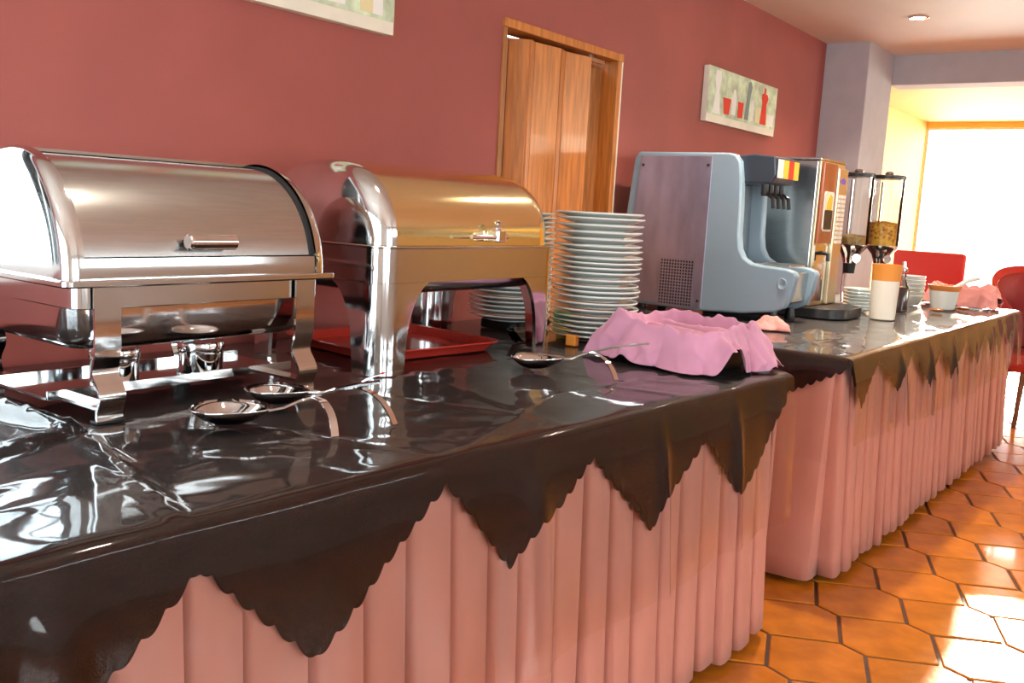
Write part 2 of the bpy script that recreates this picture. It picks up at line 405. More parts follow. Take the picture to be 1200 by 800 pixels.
PLEAT = [(.0, -1.3), (-.015, .1), (.015, .7), (.08, .95), (.25, 1), (.55, .94), (.8, .84), (.93, .62), (.965, .1), (.955, -1.3)]
def skirt_side(mb, p0, p1, nrm, wpl, depth, flare, z1=TT-.01, seed=0):
    rnd = random.Random(seed); p0 = Vector(p0); p1 = Vector(p1); d = (p1-p0); Ln = d.length; d.normalize(); nv = Vector(nrm)
    k = max(1, round(Ln/wpl)); wv = Ln/k; base = []
    j = [rnd.uniform(-.12, .12) for _ in range(k+1)]; dj = [rnd.uniform(.75, 1.2) for _ in range(k)]; lean = [rnd.uniform(-.010, .010) for _ in range(k)]; hem = [rnd.uniform(-.008, .012) for _ in range(k)]
    for i in range(k):
        a = (i+(j[i] if i else 0))*wv; b = (i+1+(j[i+1] if i < k-1 else 0))*wv
        for u, v in PLEAT: base.append((a+(b-a)*u, v*depth*dj[i], lean[i], hem[i]))
    rows = []
    for s, v, ln, hm in base:
        r = []
        for q in range(11):
            t = q/10; z = lerp(z1, .028+hm, t)
            pt = p0+d*(s+ln*t*t)+nv*(v*(.45+.75*t)+flare*t)
            r.append((pt.x, pt.y, z))
        rows.append(r)
    mb.grid(rows)
    return rows
sk = MB()
skirt_side(sk, (X1L, yF1(X1L)+.022), (2.665, yF1(2.665)+.022), (-.056, -.998), .107, .036, .016, seed=3)
skirt_side(sk, (2.665, yF1(2.665)), (2.94, 2.2), (.98, -.2), .12, .02, .01, seed=4)
tag(sk.build('table_skirt', SKIRT, smooth=50, solid=.0015), 'salmon pink pleated skirt around the table with the chafing dishes', 'table skirt')
sk = MB()
ra = skirt_side(sk, (X2L+.02, yF2(X2L)+.025), (X2R, yF2(X2R)+.025), (-.025, -1), .096, .030, .022, seed=5)
rb_ = skirt_side(sk, (X2L+.02, 2.2), (X2L+.02, yF2(X2L)+.03), (-1, 0), .20, .045, .045, seed=6)
sk.grid([rb_[-1], ra[0]])
skirt_side(sk, (X2R, yF2(X2R)+.01), (X2R, 2.2), (1, 0), .11, .02, .02, seed=8)
tag(sk.build('table_skirt', SKIRT, smooth=50, solid=.0015), 'salmon pink pleated skirt around the table with the drinks machines', 'table skirt')

# clear plastic films with creases
CRE1 = [((.72, 1.06), (.80, 1.30), .009, .010), ((.80, 1.30), (.865, 1.60), .012, .013), ((.865, 1.58), (.80, 2.0), .034, .020), ((.62, 1.5), (.865, 1.60), .014, .02), ((1.30, 1.04), (1.9, 1.22)), ((1.22, 1.05), (1.10, 1.5)), ((1.9, 1.22), (2.5, 1.12)), ((1.6, 1.03), (1.75, 1.5)), ((2.1, 1.0), (2.05, 1.2)),
        ((.3, 1.3), (.75, 1.38)), ((.35, 1.2), (.7, 1.27)), ((.95, 1.35), (1.3, 1.16)), ((1.45, 1.3), (1.95, 1.42)), ((2.2, 1.2), (2.3, .99)), ((1.5, 1.5), (1.62, 1.1))]
CRE2 = [((3.3, .95), (3.6, 1.35)), ((3.2, 1.15), (3.8, 1.1)), ((3.9, .93), (4.4, 1.12)), ((4.5, .92), (4.8, 1.15)), ((4.9, .92), (5.5, 1.05)), ((5.2, .9), (6.1, 1.0)), ((3.5, 1.25), (4.2, 1.3))]
def film_h(x, y, cre):
    h = .0018*(1+noise.noise(Vector((x*7, y*9, 1.3))))+.0007*(1+noise.noise(Vector((x*19, y*23, 4.1))))
    for i, (a, b, *ex) in enumerate(cre):
        am, wd = ex if ex else ((.0045 if i < 6 else .003), .011)
        ax, ay = a; bx, by = b; L2 = (bx-ax)**2+(by-ay)**2
        t = max(0, min(1, ((x-ax)*(bx-ax)+(y-ay)*(by-ay))/L2)); d = math.hypot(x-ax-t*(bx-ax), y-ay-t*(by-ay))
        h += am*math.exp(-(d/wd)**2)*math.sin(PI*min(.98, max(.02, t)))**.4
    return h
def film(name, xs, yF, yB, hem, cre, xmap, label, ends=None):
    rows = []
    for x in xs:
        y0 = yF(x); r = []; wob = .005*(1+noise.noise(Vector((x*5, .7, 3.1))))
        xa = (lambda y: x) if xmap is None else (lambda y: xmap(x, y))
        for k in range(76):
            y = lerp(yB, y0+.006, k/75); r.append((xa(y), y, TT+.0056+film_h(xa(y), y, cre)*min(1, (2.28-y)*4)))
        for q in range(1, 7): a_ = R(90*q/6); r.append((xa(y0), y0+.006-.028*math.sin(a_)-wob*math.sin(a_), TT+.0075-.016*(1-math.cos(a_))))
        for k in range(1, 15):
            t = k/14; z = lerp(TT-.011, hem(x), t)
            o_ = .008*t+.010*(1+math.sin(x*17+math.sin(x*5)*2))*t**1.5+.020*max(0, math.sin(x*11+2*math.sin(x*3)))**18*min(1, t*2)+.004*(1+noise.noise(Vector((x*16, z*5, 2.2))))*t
            r.append((xa(y0), y0-.022-wob-.012*min(1, t*5)-o_, z))
        rows.append(r)
    mb = MB().grid(rows)
    if ends: mb.grid(ends)
    return tag(mb.build(name, PLASTIC, smooth=80), label, 'table cover')
xs = [lerp(X1L, 2.70, i/230) for i in range(231)]
film('plastic_cover', xs, yF1, 2.27, lambda x: .36+.02*math.sin(x*3), CRE1, xm1, 'clear plastic film lying over the brown cloth below the chafing dishes')
xs = [lerp(X2L-.012, X2R+.01, i/200) for i in range(201)]
ends = []
for i in range(60):
    y = lerp(yF2(X2L)-.03, 2.25, i/59)
    ends.append([(X2L-.012, y, TT+.007), (X2L-.026, y, TT-.006)]+[(X2L-.03-.03*k/8-.018*(1+math.sin(y*23))*k/8, y, lerp(TT-.012, .45, k/8)) for k in range(1, 9)])
film('plastic_cover', xs, yF2, 2.27, lambda x: .49+.02*math.sin(x*2.4), CRE2, None, 'clear plastic film lying over the brown cloth below the drinks machines', ends)
TZ = TT+.0112

# ------------------------------------------------------------------ first chafing dish: roll top, S-shaped legs
def arc_pts(a0, a1, n, ry, rz, zc, p=2.0):
    out = []
    for i in range(n+1):
        a = R(lerp(a0, a1, i/n)); c, s = math.cos(a), math.sin(a)
        out.append((-ry*abs(c)**(2/p)*(1 if c >= 0 else -1), zc+rz*abs(s)**(2/p)))
    return out
def shell(name, x0, x1, pts_out, thick, m, parent, smooth=40):
    """curved sheet along x following pts (y,z), with thickness towards the axis"""
    pin = []
    cy = 0; cz = min(p[1] for p in pts_out)
    for y, z in pts_out:
        v = Vector((y-cy, z-cz+.02)); v = v.normalized()*thick; pin.append((y-v.x, z-v.y))
    poly = pts_out+pin[::-1]; mb = MB()
    n = len(pts_out)
    for k in range(n-1):
        quad = [pts_out[k], pts_out[k+1], pin[k+1], pin[k]]
        mb.add([(x0, *p) for p in quad]+[(x1, *p) for p in quad], [(0, 1, 5, 4), (3, 2, 6, 7)]+([(0, 4, 7, 3)] if k == 0 else [])+([(1, 2, 6, 5)] if k == n-2 else [])+[(0, 3, 2, 1), (4, 5, 6, 7)])
    return mb.build(name, m, parent, smooth=smooth)
def endcap(name, x0, sgn, depth, sect, m, parent, sc):
    rings = []
    cy = 0; cz = min(p[1] for p in sect)
    for dx, s in sc:
        rings.append([(x0+sgn*dx*depth, cy+(y-cy)*s, cz+(z-cz)*s) for y, z in sect])
    n = len(sect); mb = MB()
    mb.grid(rings)
    last = rings[-1]; mb.add(last, [tuple(range(n))])
    mb.add(rings[0]+rings[-1], []) 
    return mb.build(name, m, parent, smooth=45)
d1 = thing('roll_top_chafing_dish', 'steel roll-top chafing dish on S-shaped legs, above two fuel cans', 'chafing dish', (1.177, 1.836, TZ))
RZ = .262; HX = .322; HY = .238
rim = MB(); rbox(rim, -HX, HX, -HY, HY, RZ-.010, RZ+.004, .02); rim.build('rim', STEEL, d1, bevel=.003)
band = MB(); rbox(band, -HX+.03, HX-.03, -HY+.02, HY-.02, RZ-.052, RZ-.0105, .03); band.build('frame_band', STEEL, d1, bevel=.002)
pan = MB(); rings = []
for z, ins in ((RZ-.0525, .045), (.17, .047), (.145, .052), (.132, .062), (.126, .08)):
    rings.append([(x, y, z) for x, y in rrect(-HX+ins-.01, HX-ins+.01, -HY+ins-.005, HY-ins+.005, .06, 8)])
pan.loft(rings); pan.build('water_pan', STEEL, d1, smooth=50)
for sx in (-1, 1):
    for sy in (-1, 1):
        x = sx*(HX-.087); yo = sy*(HY-.012)
        pr = [(RZ-.011, 0), (.20, 0), (.135, 0), (.118, .003), (.104, .008), (.094, .010), (.084, .007), (.070, -.005), (.056, -.014), (.044, -.016), (.034, -.011), (.024, -.005), (.012, -.004), (.002, -.006)]
        lg = MB().strip([(x, yo-sy*o_, z) for z, o_ in pr], (1, 0, 0), .052, .006)
        lg.build('leg', STEEL, d1, smooth=50)
        MB().box(x-.028, x+.028, yo-.012, yo+.012, -.001, .004).build('foot_pad', BLACK, d1, smooth=0)
sh = MB(); sh.box(-HX+.03, HX-.03, -.115, .085, .028, .033); sh.box(-HX+.03, HX-.03, -.118, -.112, .028, .046); sh.box(-HX+.03, HX-.03, .082, .088, .028, .046)
for sx in (-1, 1):
    xx = sx*(HX-.087); sh.box(xx-.02, xx+.02, -HY+.012, HY-.012, .022, .0278)
sh.build('burner_shelf', STEEL, d1, smooth=0)
zc = RZ+.004; RYY = .218; RZZ = .234
shell('front_strip', -.272, .272, arc_pts(0, 9, 3, RYY, RZZ, zc), .004, STEEL, d1)
shell('roll_cover', -.268, .262, arc_pts(10, 88, 40, RYY-.006, RZZ-.008, zc), .003, STEELB, d1)
shell('back_cover', -.272, .272, arc_pts(87, 180, 40, RYY, RZZ, zc), .006, STEEL, d1)
sect = arc_pts(0, 180, 56, RYY+.003, RZZ+.003, zc)
SCs = [(0, 1), (.25, .998), (.5, .985), (.7, .955), (.85, .90), (.94, .82), (.98, .70), (1, .5), (1, .2)]
endcap('end_cap', -.273, -1, .042, sect, STEEL, d1, SCs)
endcap('end_cap', .273, 1, .042, sect, STEEL, d1, SCs)
sl = arc_pts(10, 90, 40, RYY-.002, RZZ-.003, zc)
shell('seal', .2625, .2725, sl, .012, DGAP, d1)
ha = R(17); hy, hz = -(RYY-.004)*math.cos(ha)-.024, zc+RZZ*math.sin(ha)
hd = MB(); hd.lathe([(0, -.056), (.013, -.056), (.016, -.053), (.016, .053), (.013, .056), (0, .056)], 20); hd.v = [(z-.012, x+hy, y+hz) for x, y, z in hd.v]
hdl = hd.build('handle', CHROME, d1)
for sx in (-.045, .045): MB().tube([(sx-.012, hy+.005, hz), (sx-.012, hy+.026, hz-.001)], .005, 10).build('handle_post', BLACK, hdl)
for k, (x, y) in enumerate(((-.105, -.03), (.095, -.045))):
    r = thing('fuel_can', ('steel fuel can behind the front leg on the chafing dish shelf', 'steel fuel can at the middle of the chafing dish shelf')[k], 'fuel can', (1.177+x, 1.836+y, TZ+.0335), 0)
    MB().lathe([(0, 0), (.046, 0), (.048, .003), (.048, .040), (.049, .043), (.049, .046), (.047, .048), (0, .048)], 36).build('can', CHROME, r)
    MB().lathe([(0, .0485), (.0495, .0485), (.051, .052), (.051, .066), (.049, .070), (.016, .071), (.014, .069), (0, .069)], 36).build('lid', CHROME, r)

# ------------------------------------------------------------------ second chafing dish: round cover, arched frame
d2 = thing('dome_chafing_dish', 'steel chafing dish with rounded cover and arched frame on solid corner legs', 'chafing dish', (2.035, 1.862, TZ))
HX2, HY2, RZ2 = .385, .255, .318
def perim(n_arc=10, step=.012):
    r = .055; pts = []
    path = rrect(-HX2, HX2, -HY2, HY2, r, n_arc)
    out = []
    for i in range(len(path)):
        a = Vector(path[i]); b = Vector(path[(i+1) % len(path)]); L_ = (b-a).length; k = max(1, int(L_/step))
        for q in range(k): out.append(a+(b-a)*q/k)
    return out
PM = perim()
def cdist(p):                       # arc-ish distance to the nearest corner, along the sides
    return min(max(0, HX2-.055-abs(p.x)), 9)+max(0, HY2-.055-abs(p.y)) if not (abs(p.x) > HX2-.0551 and abs(p.y) > HY2-.0551) else 0
def zlow(p):
    d = cdist(p); d0, d1_ = .040, .125
    if d <= d0: return 0
    if d >= d1_: return .232
    t = (d-d0)/(d1_-d0); return .232*math.sqrt(max(0, 1-(1-t)**2))*.55+.232*.45*t**.25
fb = MB(); n = len(PM)
fb.loft([[(p.x, p.y, .2325) for p in PM], [(p.x, p.y, RZ2) for p in PM], [(p.x*.985, p.y*.975, RZ2) for p in PM], [(p.x*.985, p.y*.975, .2325) for p in PM]], True, False)
fb.build('frame', STEEL, d2, smooth=50)
for sx in (-1, 1):
    for sy in (-1, 1):
        ch = [p for p in PM if p.x*sx > 0 and p.y*sy > 0 and cdist(p) <= .128]
        ch.sort(key=lambda p: math.atan2(p.y*sy-.10, p.x*sx-.23))
        mb = MB()
        rows = []
        for p in ch:
            zl = min(zlow(p), .230); rows.append([(p.x, p.y, .232), (p.x, p.y, lerp(.232, zl, .5)), (p.x, p.y, zl), (p.x*.98, p.y*.97, zl), (p.x*.98, p.y*.97, .232)])
        mb.grid(rows); mb.build('leg', STEEL, d2, smooth=50)
pn = MB(); rings = []
for z, ins in ((RZ2-.01, .03), (.225, .032), (.205, .04), (.198, .06)): rings.append([(x, y, z) for x, y in rrect(-HX2+ins+.02, HX2-ins-.02, -HY2+ins, HY2-ins, .05, 6)])
pn.loft(rings); pn.build('water_pan', STEELB, d2, smooth=50)
rim = MB(); rbox(rim, -HX2-.006, HX2+.006, -HY2-.006, HY2+.006, RZ2+.0005, RZ2+.007, .055); rim.build('rim', STEEL, d2, bevel=.002)
zc = RZ2+.0075
sect = arc_pts(0, 180, 60, HY2-.012, .208, zc, 2.35)
def capr(depth): return [(depth*math.sin(R(a)), 1-.55*(1-math.cos(R(a)))**1.1) for a in (0, 12, 25, 38, 50, 62, 72, 80, 86, 90)]
shell('cover', -.322, .300, sect, .004, STEEL_REFL, d2)
endcap('cover_end', -.322, -1, 1, sect, STEEL, d2, [(.062*math.sin(R(a)), max(.03, math.cos(R(a)))**.5) for a in (0, 8, 16, 24, 32, 40, 48, 56, 64, 71, 78, 84, 88)])
endcap('cover_end', .300, 1, 1, sect, STEEL_REFL, d2, [(0, 1), (.02, .993), (.04, .97), (.055, .93), (.066, .87), (.073, .78), (.076, .6), (.077, .3), (.077, .1)])
hb = MB(); hb.tube([(-.07, -HY2-.022, zc+.026), (.09, -HY2-.022, zc+.026)], .006, 12); hnd = hb.build('handle', CHROME, d2)
MB().tube([(-.05, -HY2-.022, zc+.026), (-.05, -HY2+.014, zc+.024)], .005).build('handle_post', CHROME, hnd)
br = MB(); rbox(br, .035, .075, -HY2-.032, -HY2+.014, zc+.012, zc+.045, .008); br.build('latch', CHROME, d2, bevel=.004)
MB().lathe([(0, 0), (.010, 0), (.012, .006), (.006, .014), (.010, .022), (0, .026)], 16, (.055, -HY2-.012, zc+.045)).build('latch_knob', CHROME, d2)

# ------------------------------------------------------------------ red tray under the second dish
tr = MB(); rings = []
for sx, sy, z in ((.20, .175, .004), (.225, .20, .004), (.24, .215, .028), (.252, .227, .030), (.252, .227, .026), (.243, .218, .022), (.228, .203, .0), (.20, .175, .0)):
    rings.append([(x, y, z) for x, y in rrect(-sx, sx, -sy, sy, .05, 8)])
tr.loft(rings, True, True)
tag(tr.build('serving_tray', REDPL, smooth=45, loc=(2.06, 1.945, TZ+.001), rot=(0, 0, R(-6))), 'red plastic cafeteria tray lying beneath the rounded chafing dish', 'tray')

# ------------------------------------------------------------------ serving spoons
def spoon(label, bowl_c, direction, tip, join, rest_end, L_=.15, W=.085):
    r = thing('serving_spoon', label, 'spoon', (bowl_c[0], bowl_c[1], TZ), 0, 'serving spoons on the plastic film')
    D = Vector((*direction, 0)).normalized(); S = Vector((-D.y, D.x, 0)); O = Vector((bowl_c[0], bowl_c[1], TZ))
    mb = MB(); rows = []; N_ = 28
    for k in range(9):
        t = k/8; row = []
        for i in range(N_+1):
            a = 2*PI*i/N_; rr = t
            wx = math.cos(a)*(1+.18*math.cos(a)); q = D*(wx*L_/2*rr)+S*(math.sin(a)*W/2*rr*(1-.10*math.cos(a)))
            z = .004+.032*rr**2.4+.006*rr*max(0, math.cos(a))
            row.append((q.x, q.y, z))
        rows.append(row)
    mb.grid(rows); mb.build('bowl', CHROME, r, smooth=60, solid=.0018)
    loc = lambda p: Vector(p)-O
    b0 = D*(L_/2*1.12); b0.z = .040
    j = loc(join); t_ = loc(tip); e = loc(rest_end)
    path = [b0, b0.lerp(j, .35)+Vector((0, 0, -.004)), b0.lerp(j, .7), j, j.lerp(t_, .35)+Vector((0, 0, .004)), j.lerp(t_, .7)+Vector((0, 0, .004)), t_]
    sd = (t_-b0).cross(Vector((0, 0, 1)))
    MB().strip(path, sd, [.016, .011, .010, .012, .014, .016, .018], .004).build('handle', CHROME, r, smooth=60)
    mid = j.lerp(e, .5)+Vector((0, 0, .020))+D*.012
    pp = []
    for k in range(9):
        t = k/8; pp.append((1-t)**2*j+2*t*(1-t)*(mid+(mid-j.lerp(e, .5))*.6)+t*t*e)
    sd2 = (e-j).cross(Vector((0, 0, 1)))
    MB().strip(pp, sd2, .015, .003).build('handle_rest', CHROME, r, smooth=60)
    return r
spoon('serving spoon with the larger bowl, in front of the S-legged chafing dish', (1.085, 1.445), (.35, -.94), (1.275, 1.235, .905), (1.205, 1.345, .868), (1.172, 1.245, TZ+.002), .155, .135)
spoon('serving spoon lying behind the larger spoon, near the fuel cans', (1.265, 1.525), (.25, -.97), (1.345, 1.295, .905), (1.318, 1.345, .872), (1.325, 1.24, TZ+.002), .15, .115)
spoon('serving spoon beside the pink napkin basket and rounded chafing dish', (2.08, 1.44), (.25, -.97), (2.29, 1.205, .896), (2.16, 1.315, .868), (2.125, 1.205, TZ+.002), .15, .12)

ORD = 'topmost second third fourth fifth sixth seventh eighth ninth tenth eleventh twelfth thirteenth fourteenth fifteenth sixteenth seventeenth eighteenth nineteenth twentieth twenty-first twenty-second twenty-third twenty-fourth'.split()
def ordl(i, what, rest): return ('topmost %s of the %s' if i == 0 else ORD[i]+' %s from the top of the %s') % (what, rest)
# ------------------------------------------------------------------ plates
PR = .150
pp = [(0, .004), (.085, .004), (.090, .0055), (.112, .0085), (.1495, .0215), (.1505, .0235), (.149, .0250), (.146, .0245), (.110, .0130), (.090, .0105), (0, .0105)]
ppb = [(0, .002), (.083, .002), (.083, 0), (.088, 0), (.090, .004), (.112, .0075), (.1495, .0195), (.151, .0225), (.1495, .0250), (.146, .0245), (.110, .0130), (.090, .0105), (0, .0105)]
plate_mesh = None
def stack(cx, cy, n, group, label, z0, pitch):
    global plate_mesh
    z = z0
    for k in range(n):
        if plate_mesh is None:
            o = MB().lathe(ppb, 56).build('dinner_plate', CERAM, smooth=30); plate_mesh = o.data
        else:
            o = bpy.data.objects.new('dinner_plate', plate_mesh); COL.objects.link(o)
        o.location = (cx+random.uniform(-.004, .004), cy+random.uniform(-.004, .004), z); o.rotation_euler = (0, 0, random.uniform(0, 6))
        tag(o, ordl(n-1-k, 'white dinner plate', label), 'plate', group); z += pitch+(.006 if random.random() < .22 else 0)
    return z
stack(2.765, 1.675, 22, 'plates in the front stack', 'stack beside the pink napkin basket', TZ, .0166)
stack(2.745, 2.02, 22, 'plates in the rear stack', 'stack behind the rounded chafing dish', TZ+.0305, .0154)
MB_ = MB(); rbox(MB_, 2.66, 2.83, 1.93, 2.10, TZ, TZ+.030, .03)
tag(MB_.build('plate_stand', BLACK, bevel=.004), 'black stand under the rear stack of white plates', 'stand')

# ------------------------------------------------------------------ basket lined with a pink cloth
def cloth_basket(label_b, label_c, loc, rz, hx, hy, H, mcloth, seed, amp=1.0, gap=4.25):
    r = thing('bread_basket', label_b, 'basket', loc, rz)
    bs = MB(); rings = []
    for s, z in ((.80, .0), (.86, .03), (.95, H-.012), (.97, H-.012), (.93, .012), (.0001, .010)):
        rings.append([(x*s, y*s, z) for x, y in rrect(-hx, hx, -hy, hy, .04, 5)])
    bs.loft(rings, True, False); bs.add(rings[0], [tuple(range(len(rings[0])))])
    bs.build('basket_body', BLACK, r, smooth=40)
    rows = []; NA = 240
    for k in range(41):
        t = k/40; row = []
        for i in range(NA+1):
            a = 2*PI*i/NA; c, s = math.cos(a), math.sin(a)
            m = 1/max(abs(c)**5, 1e-9); sup = (abs(c)**4.5+abs(s)**4.5)**(-1/4.5)
            ux, uy = c*sup*hx, s*sup*hy
            nz = noise.noise(Vector((c*2.2+seed, s*2.2, .3))); nz2 = noise.noise(Vector((c*5+seed, s*5, 2.3)))
            rip = math.sin(a*9+seed*2+3*nz)*.5+.5*math.sin(a*17+seed+4*nz2)
            fold = abs(math.sin(a*6+seed+1.6*nz+1.1*t))**.6
            rimz = H*(1+.16*nz+.10*nz2)+.008*rip
            if t < .42:                                  # lumpy folds lying on top
                q = t/.42; f = .90*q
                z = rimz*q**3*.25+(H-.034)*(1-.25*q**3)+.020*noise.noise(Vector((ux*f*8, uy*f*3+seed, seed)))+.012*math.sin(ux*f*75+4*noise.noise(Vector((ux*f*5, uy*f*5, seed))))
            elif t < .52:                                # up to the rim
                q = (t-.42)/.10; f = .90+.08*q; z = lerp(rimz*.25+(H-.034)*.75, rimz+.004, q**.8)
            elif t < .60:                                # over the rim
                q = (t-.52)/.08; f = .98+.08*q; z = rimz+.004+.006*math.sin(q*PI)-.004*q
            else:                                        # hanging outside in loose folds
                q = (t-.60)/.40
                dr = rimz*min(1, max(.30, .98-.55*max(0, nz2)-1.1*math.exp(-((a-gap)/.17)**2)))
                f = 1.06+q*(.03+.20*amp*fold)+.05*amp*q*nz2+.10*amp*q*abs(math.sin(2*a))**6
                z = rimz-dr*q**.9
            cr = (1-abs(noise.noise(Vector((ux*f*9+seed, uy*f*9, z*7)))))**4
            cr2 = (1-abs(noise.noise(Vector((ux*f*17, uy*f*17+seed, z*15)))))**5
            if t < .60: z += .016*cr*min(1, t*3)+.006*cr2
            else: f += amp*(.11*cr+.04*cr2)*min(1, (t-.6)*6)
            z = max(z, .004+.002*(1+nz2))
            row.append((ux*f, uy*f, z))
        rows.append(row)
    c = MB().grid(rows).build('napkin', mcloth, None, smooth=70, solid=.0022, subd=1, loc=loc, rot=(0, 0, rz))
    tag(c, label_c, 'napkin')
    return r
cloth_basket('black bread basket inside the pink napkin beside the plates', 'mauve pink cloth napkin draped over the basket at the table end', (2.585, 1.245, TZ), R(-9), .150, .190, .112, MAUVE, 1.7, 1.0)
cloth_basket('black basket inside the pink napkin at the far table end', 'pink cloth napkin draped over the basket at the far table end', (6.0, 1.125, TZ+.003), R(4), .11, .17, .10, SALMON, 6.2, .6)

# ------------------------------------------------------------------ juice dispenser
J = thing('juice_dispenser', 'blue-grey juice dispenser with lilac side panel and black vent grille', 'dispenser', (3.88, 1.80, TZ))
def P(y, z): return (y-1.80, z-TZ)
prof = [(2.205, .835), (2.212, 1.24), (2.185, 1.50), (2.165, 1.530), (1.72, 1.530), (1.69, 1.522), (1.668, 1.495), (1.655, 1.42), (1.648, 1.30), (1.645, 1.18), (1.636, 1.12), (1.615, 1.083), (1.58, 1.062), (1.53, 1.056), (1.42, 1.050), (1.385, 1.040), (1.375, 1.024), (1.392, .93), (1.415, .885), (1.46, .862), (1.60, .842), (1.80, .832)]
prof = [P(*p) for p in prof]
JW = .31
for x0, x1 in ((0, .05), (JW-.05, JW)):
    MB().prism(prof, lambda y, z: (x0, y, z), lambda y, z: (x1, y, z)).build('side_shell', BLUEG, J, smooth=30, bevel=.010)
body = [P(2.19, .85), P(2.17, 1.515), P(1.71, 1.515), P(1.70, 1.085), P(1.68, 1.045), P(1.41, 1.030), P(1.42, .90), P(1.50, .87)]
MB().prism(body, lambda y, z: (.0505, y, z), lambda y, z: (JW-.0505, y, z)).build('body', STEELB, J, smooth=0, bevel=.004)
sp = [P(2.165, .845), P(2.168, 1.2), P(2.15, 1.512), P(1.795, 1.514), P(1.795, .843)]
MB().prism(sp, lambda y, z: (-.005, y, z), lambda y, z: (-.0003, y, z)).build('side_panel', PANEL, J, smooth=0, bevel=.002)
for y, z in ((2.135, 1.47), (1.812, 1.475), (2.145, .87), (1.812, .875)):
    c = MB(); c.lathe([(0, 0), (.007, 0), (.005, .004), (0, .005)], 12); c.v = [(-.005-b[2], y-1.80+b[0], z-TZ+b[1]) for b in c.v]; c.build('screw', BLACK, J)
gy0, gy1, gz0, gz1 = 1.842-1.80, 2.008-1.80, .845-TZ, 1.052-TZ
gr = MB().box(-.0063, -.0052, gy0, gy1, gz0, gz1).build('vent_grille', BLACK, J, smooth=0)
gb = MB()
for k in range(13): y = lerp(gy0, gy1, k/12); gb.box(-.0090, -.0064, y-.0026, y+.0026, gz0, gz1)
for k in range(16): z = lerp(gz0, gz1, k/15); gb.box(-.0093, -.0091, gy0, gy1, z-.0026, z+.0026)
gb.build('grille_bars', PANEL, gr, smooth=0)
MB().box(.06, JW-.06, -.375, -.13, .244, .252).build('drip_tray', STEELB, J, smooth=0, bevel=.002)
dimp = MB(); dimp.lathe([(0, .002), (.016, .002), (.022, .005), (.026, .003), (.026, 0), (0, 0)], 24); dimp.v = [(-.0005-b[2], 1.432-1.80+b[0]*.8, .985-TZ+b[1]) for b in dimp.v]; dimp.build('bolt_cap', BLUEG, J)
hdp = [P(1.70, 1.40), P(1.70, 1.52), P(1.62, 1.528), P(1.525, 1.52), P(1.515, 1.44), P(1.535, 1.405)]
head = MB().prism(hdp, lambda y, z: (.035, y, z), lambda y, z: (JW-.02, y, z)).build('dispensing_head', DARKB, J, smooth=0, bevel=.008)
for k, m in enumerate((WHITE, YELLOW, REDPR, YELLOW)):
    x0 = .042+k*.062; MB().box(x0, x0+.055, -.291, -.2862, 1.43-TZ, 1.508-TZ).build('flavour_label', m, head, smooth=0)
    MB().lathe([(0, 0), (.013, 0), (.016, .012), (.016, .05), (0, .05)], 14, (x0+.028, -.225, 1.352-TZ)).build('nozzle', BLACK, J)
    MB().tube([(x0+.028, -.225, 1.37-TZ), (x0+.028, -.265, 1.345-TZ), (x0+.028, -.272, 1.300-TZ)], .009, 8).build('lever', BLACK, J)
for x in (.05, JW-.05):
    for y in (-.32, .32): MB().lathe([(0, 0), (.022, 0), (.024, .006), (.018, .055), (0, .055)], 16, (x, y, 0)).build('foot', BLACK, J)

# ------------------------------------------------------------------ coffee machine
K = thing('coffee_machine', 'tall steel coffee machine with brown front and column of buttons', 'coffee machine', (4.335, 1.47, TZ))
MB().box(0, .35, .012, .54, .065, .722).build('body', STEELB, K, smooth=0, bevel=.006)
bse = MB(); rbox(bse, -.03, .385, -.17, .56, 0, .050, .13, 10); bse.build('base', BLACK, K, bevel=.006)
MB().box(.0, .35, .0, .0115, .052, .722).build('front_frame', GOLDM, K, smooth=0, bevel=.003)
MB().box(.018, .205, -.012, -.0005, .345, .715).build('brown_panel', SIENNA, K, smooth=0, bevel=.004)
MB().box(.210, .345, -.020, -.0005, .052, .700).build('button_panel', GOLDM, K, smooth=0, bevel=.006)
MB().box(.020, .200, -.004, -.0003, .070, .335).build('dispensing_niche', STEEL, K, smooth=0)
pw = MB(); pw.prism(rrect(.050, .180, .40, .585, .02), lambda x, z: (x, -.0165, z), lambda x, z: (x, -.0122, z)); pwo = pw.build('picture_window', CANVASW, K, smooth=0)
MB().box(.060, .170, -.0180, -.0166, .41, .50).build('cup_print', BLACK, pwo, smooth=0)
MB().prism([(.08, .50), (.15, .50), (.155, .56), (.12, .575), (.085, .545)], lambda x, z: (x, -.0180, z), lambda x, z: (x, -.0166, z)).build('cream_print', YELLOW, pwo, smooth=0)
for k in range(11):
    for x0 in (.232, .284): MB().box(x0, x0+.040, -.0255, -.0202, .345+k*.0215, .345+k*.0215+.015).build('button', WHITE, K, smooth=0)
lg = MB(); lg.prism([(.275+.04*math.cos(2*PI*i/20), .640+.014*math.sin(2*PI*i/20)) for i in range(20)], lambda x, z: (x, -.0212, z), lambda x, z: (x, -.0202, z)); lg.build('badge', mat('violet_print', (.18, .10, .6), .4), K, smooth=0)
MB().tube([(.11, -.002, .30), (.11, -.035, .295), (.11, -.038, .262)], .010, 10).build('spout', BLACK, K)
cap = MB(); cap.box(-.003, .353, .0, .54, .7225, .735); cap.build('top_cap', STEELB, K, smooth=0, bevel=.003)

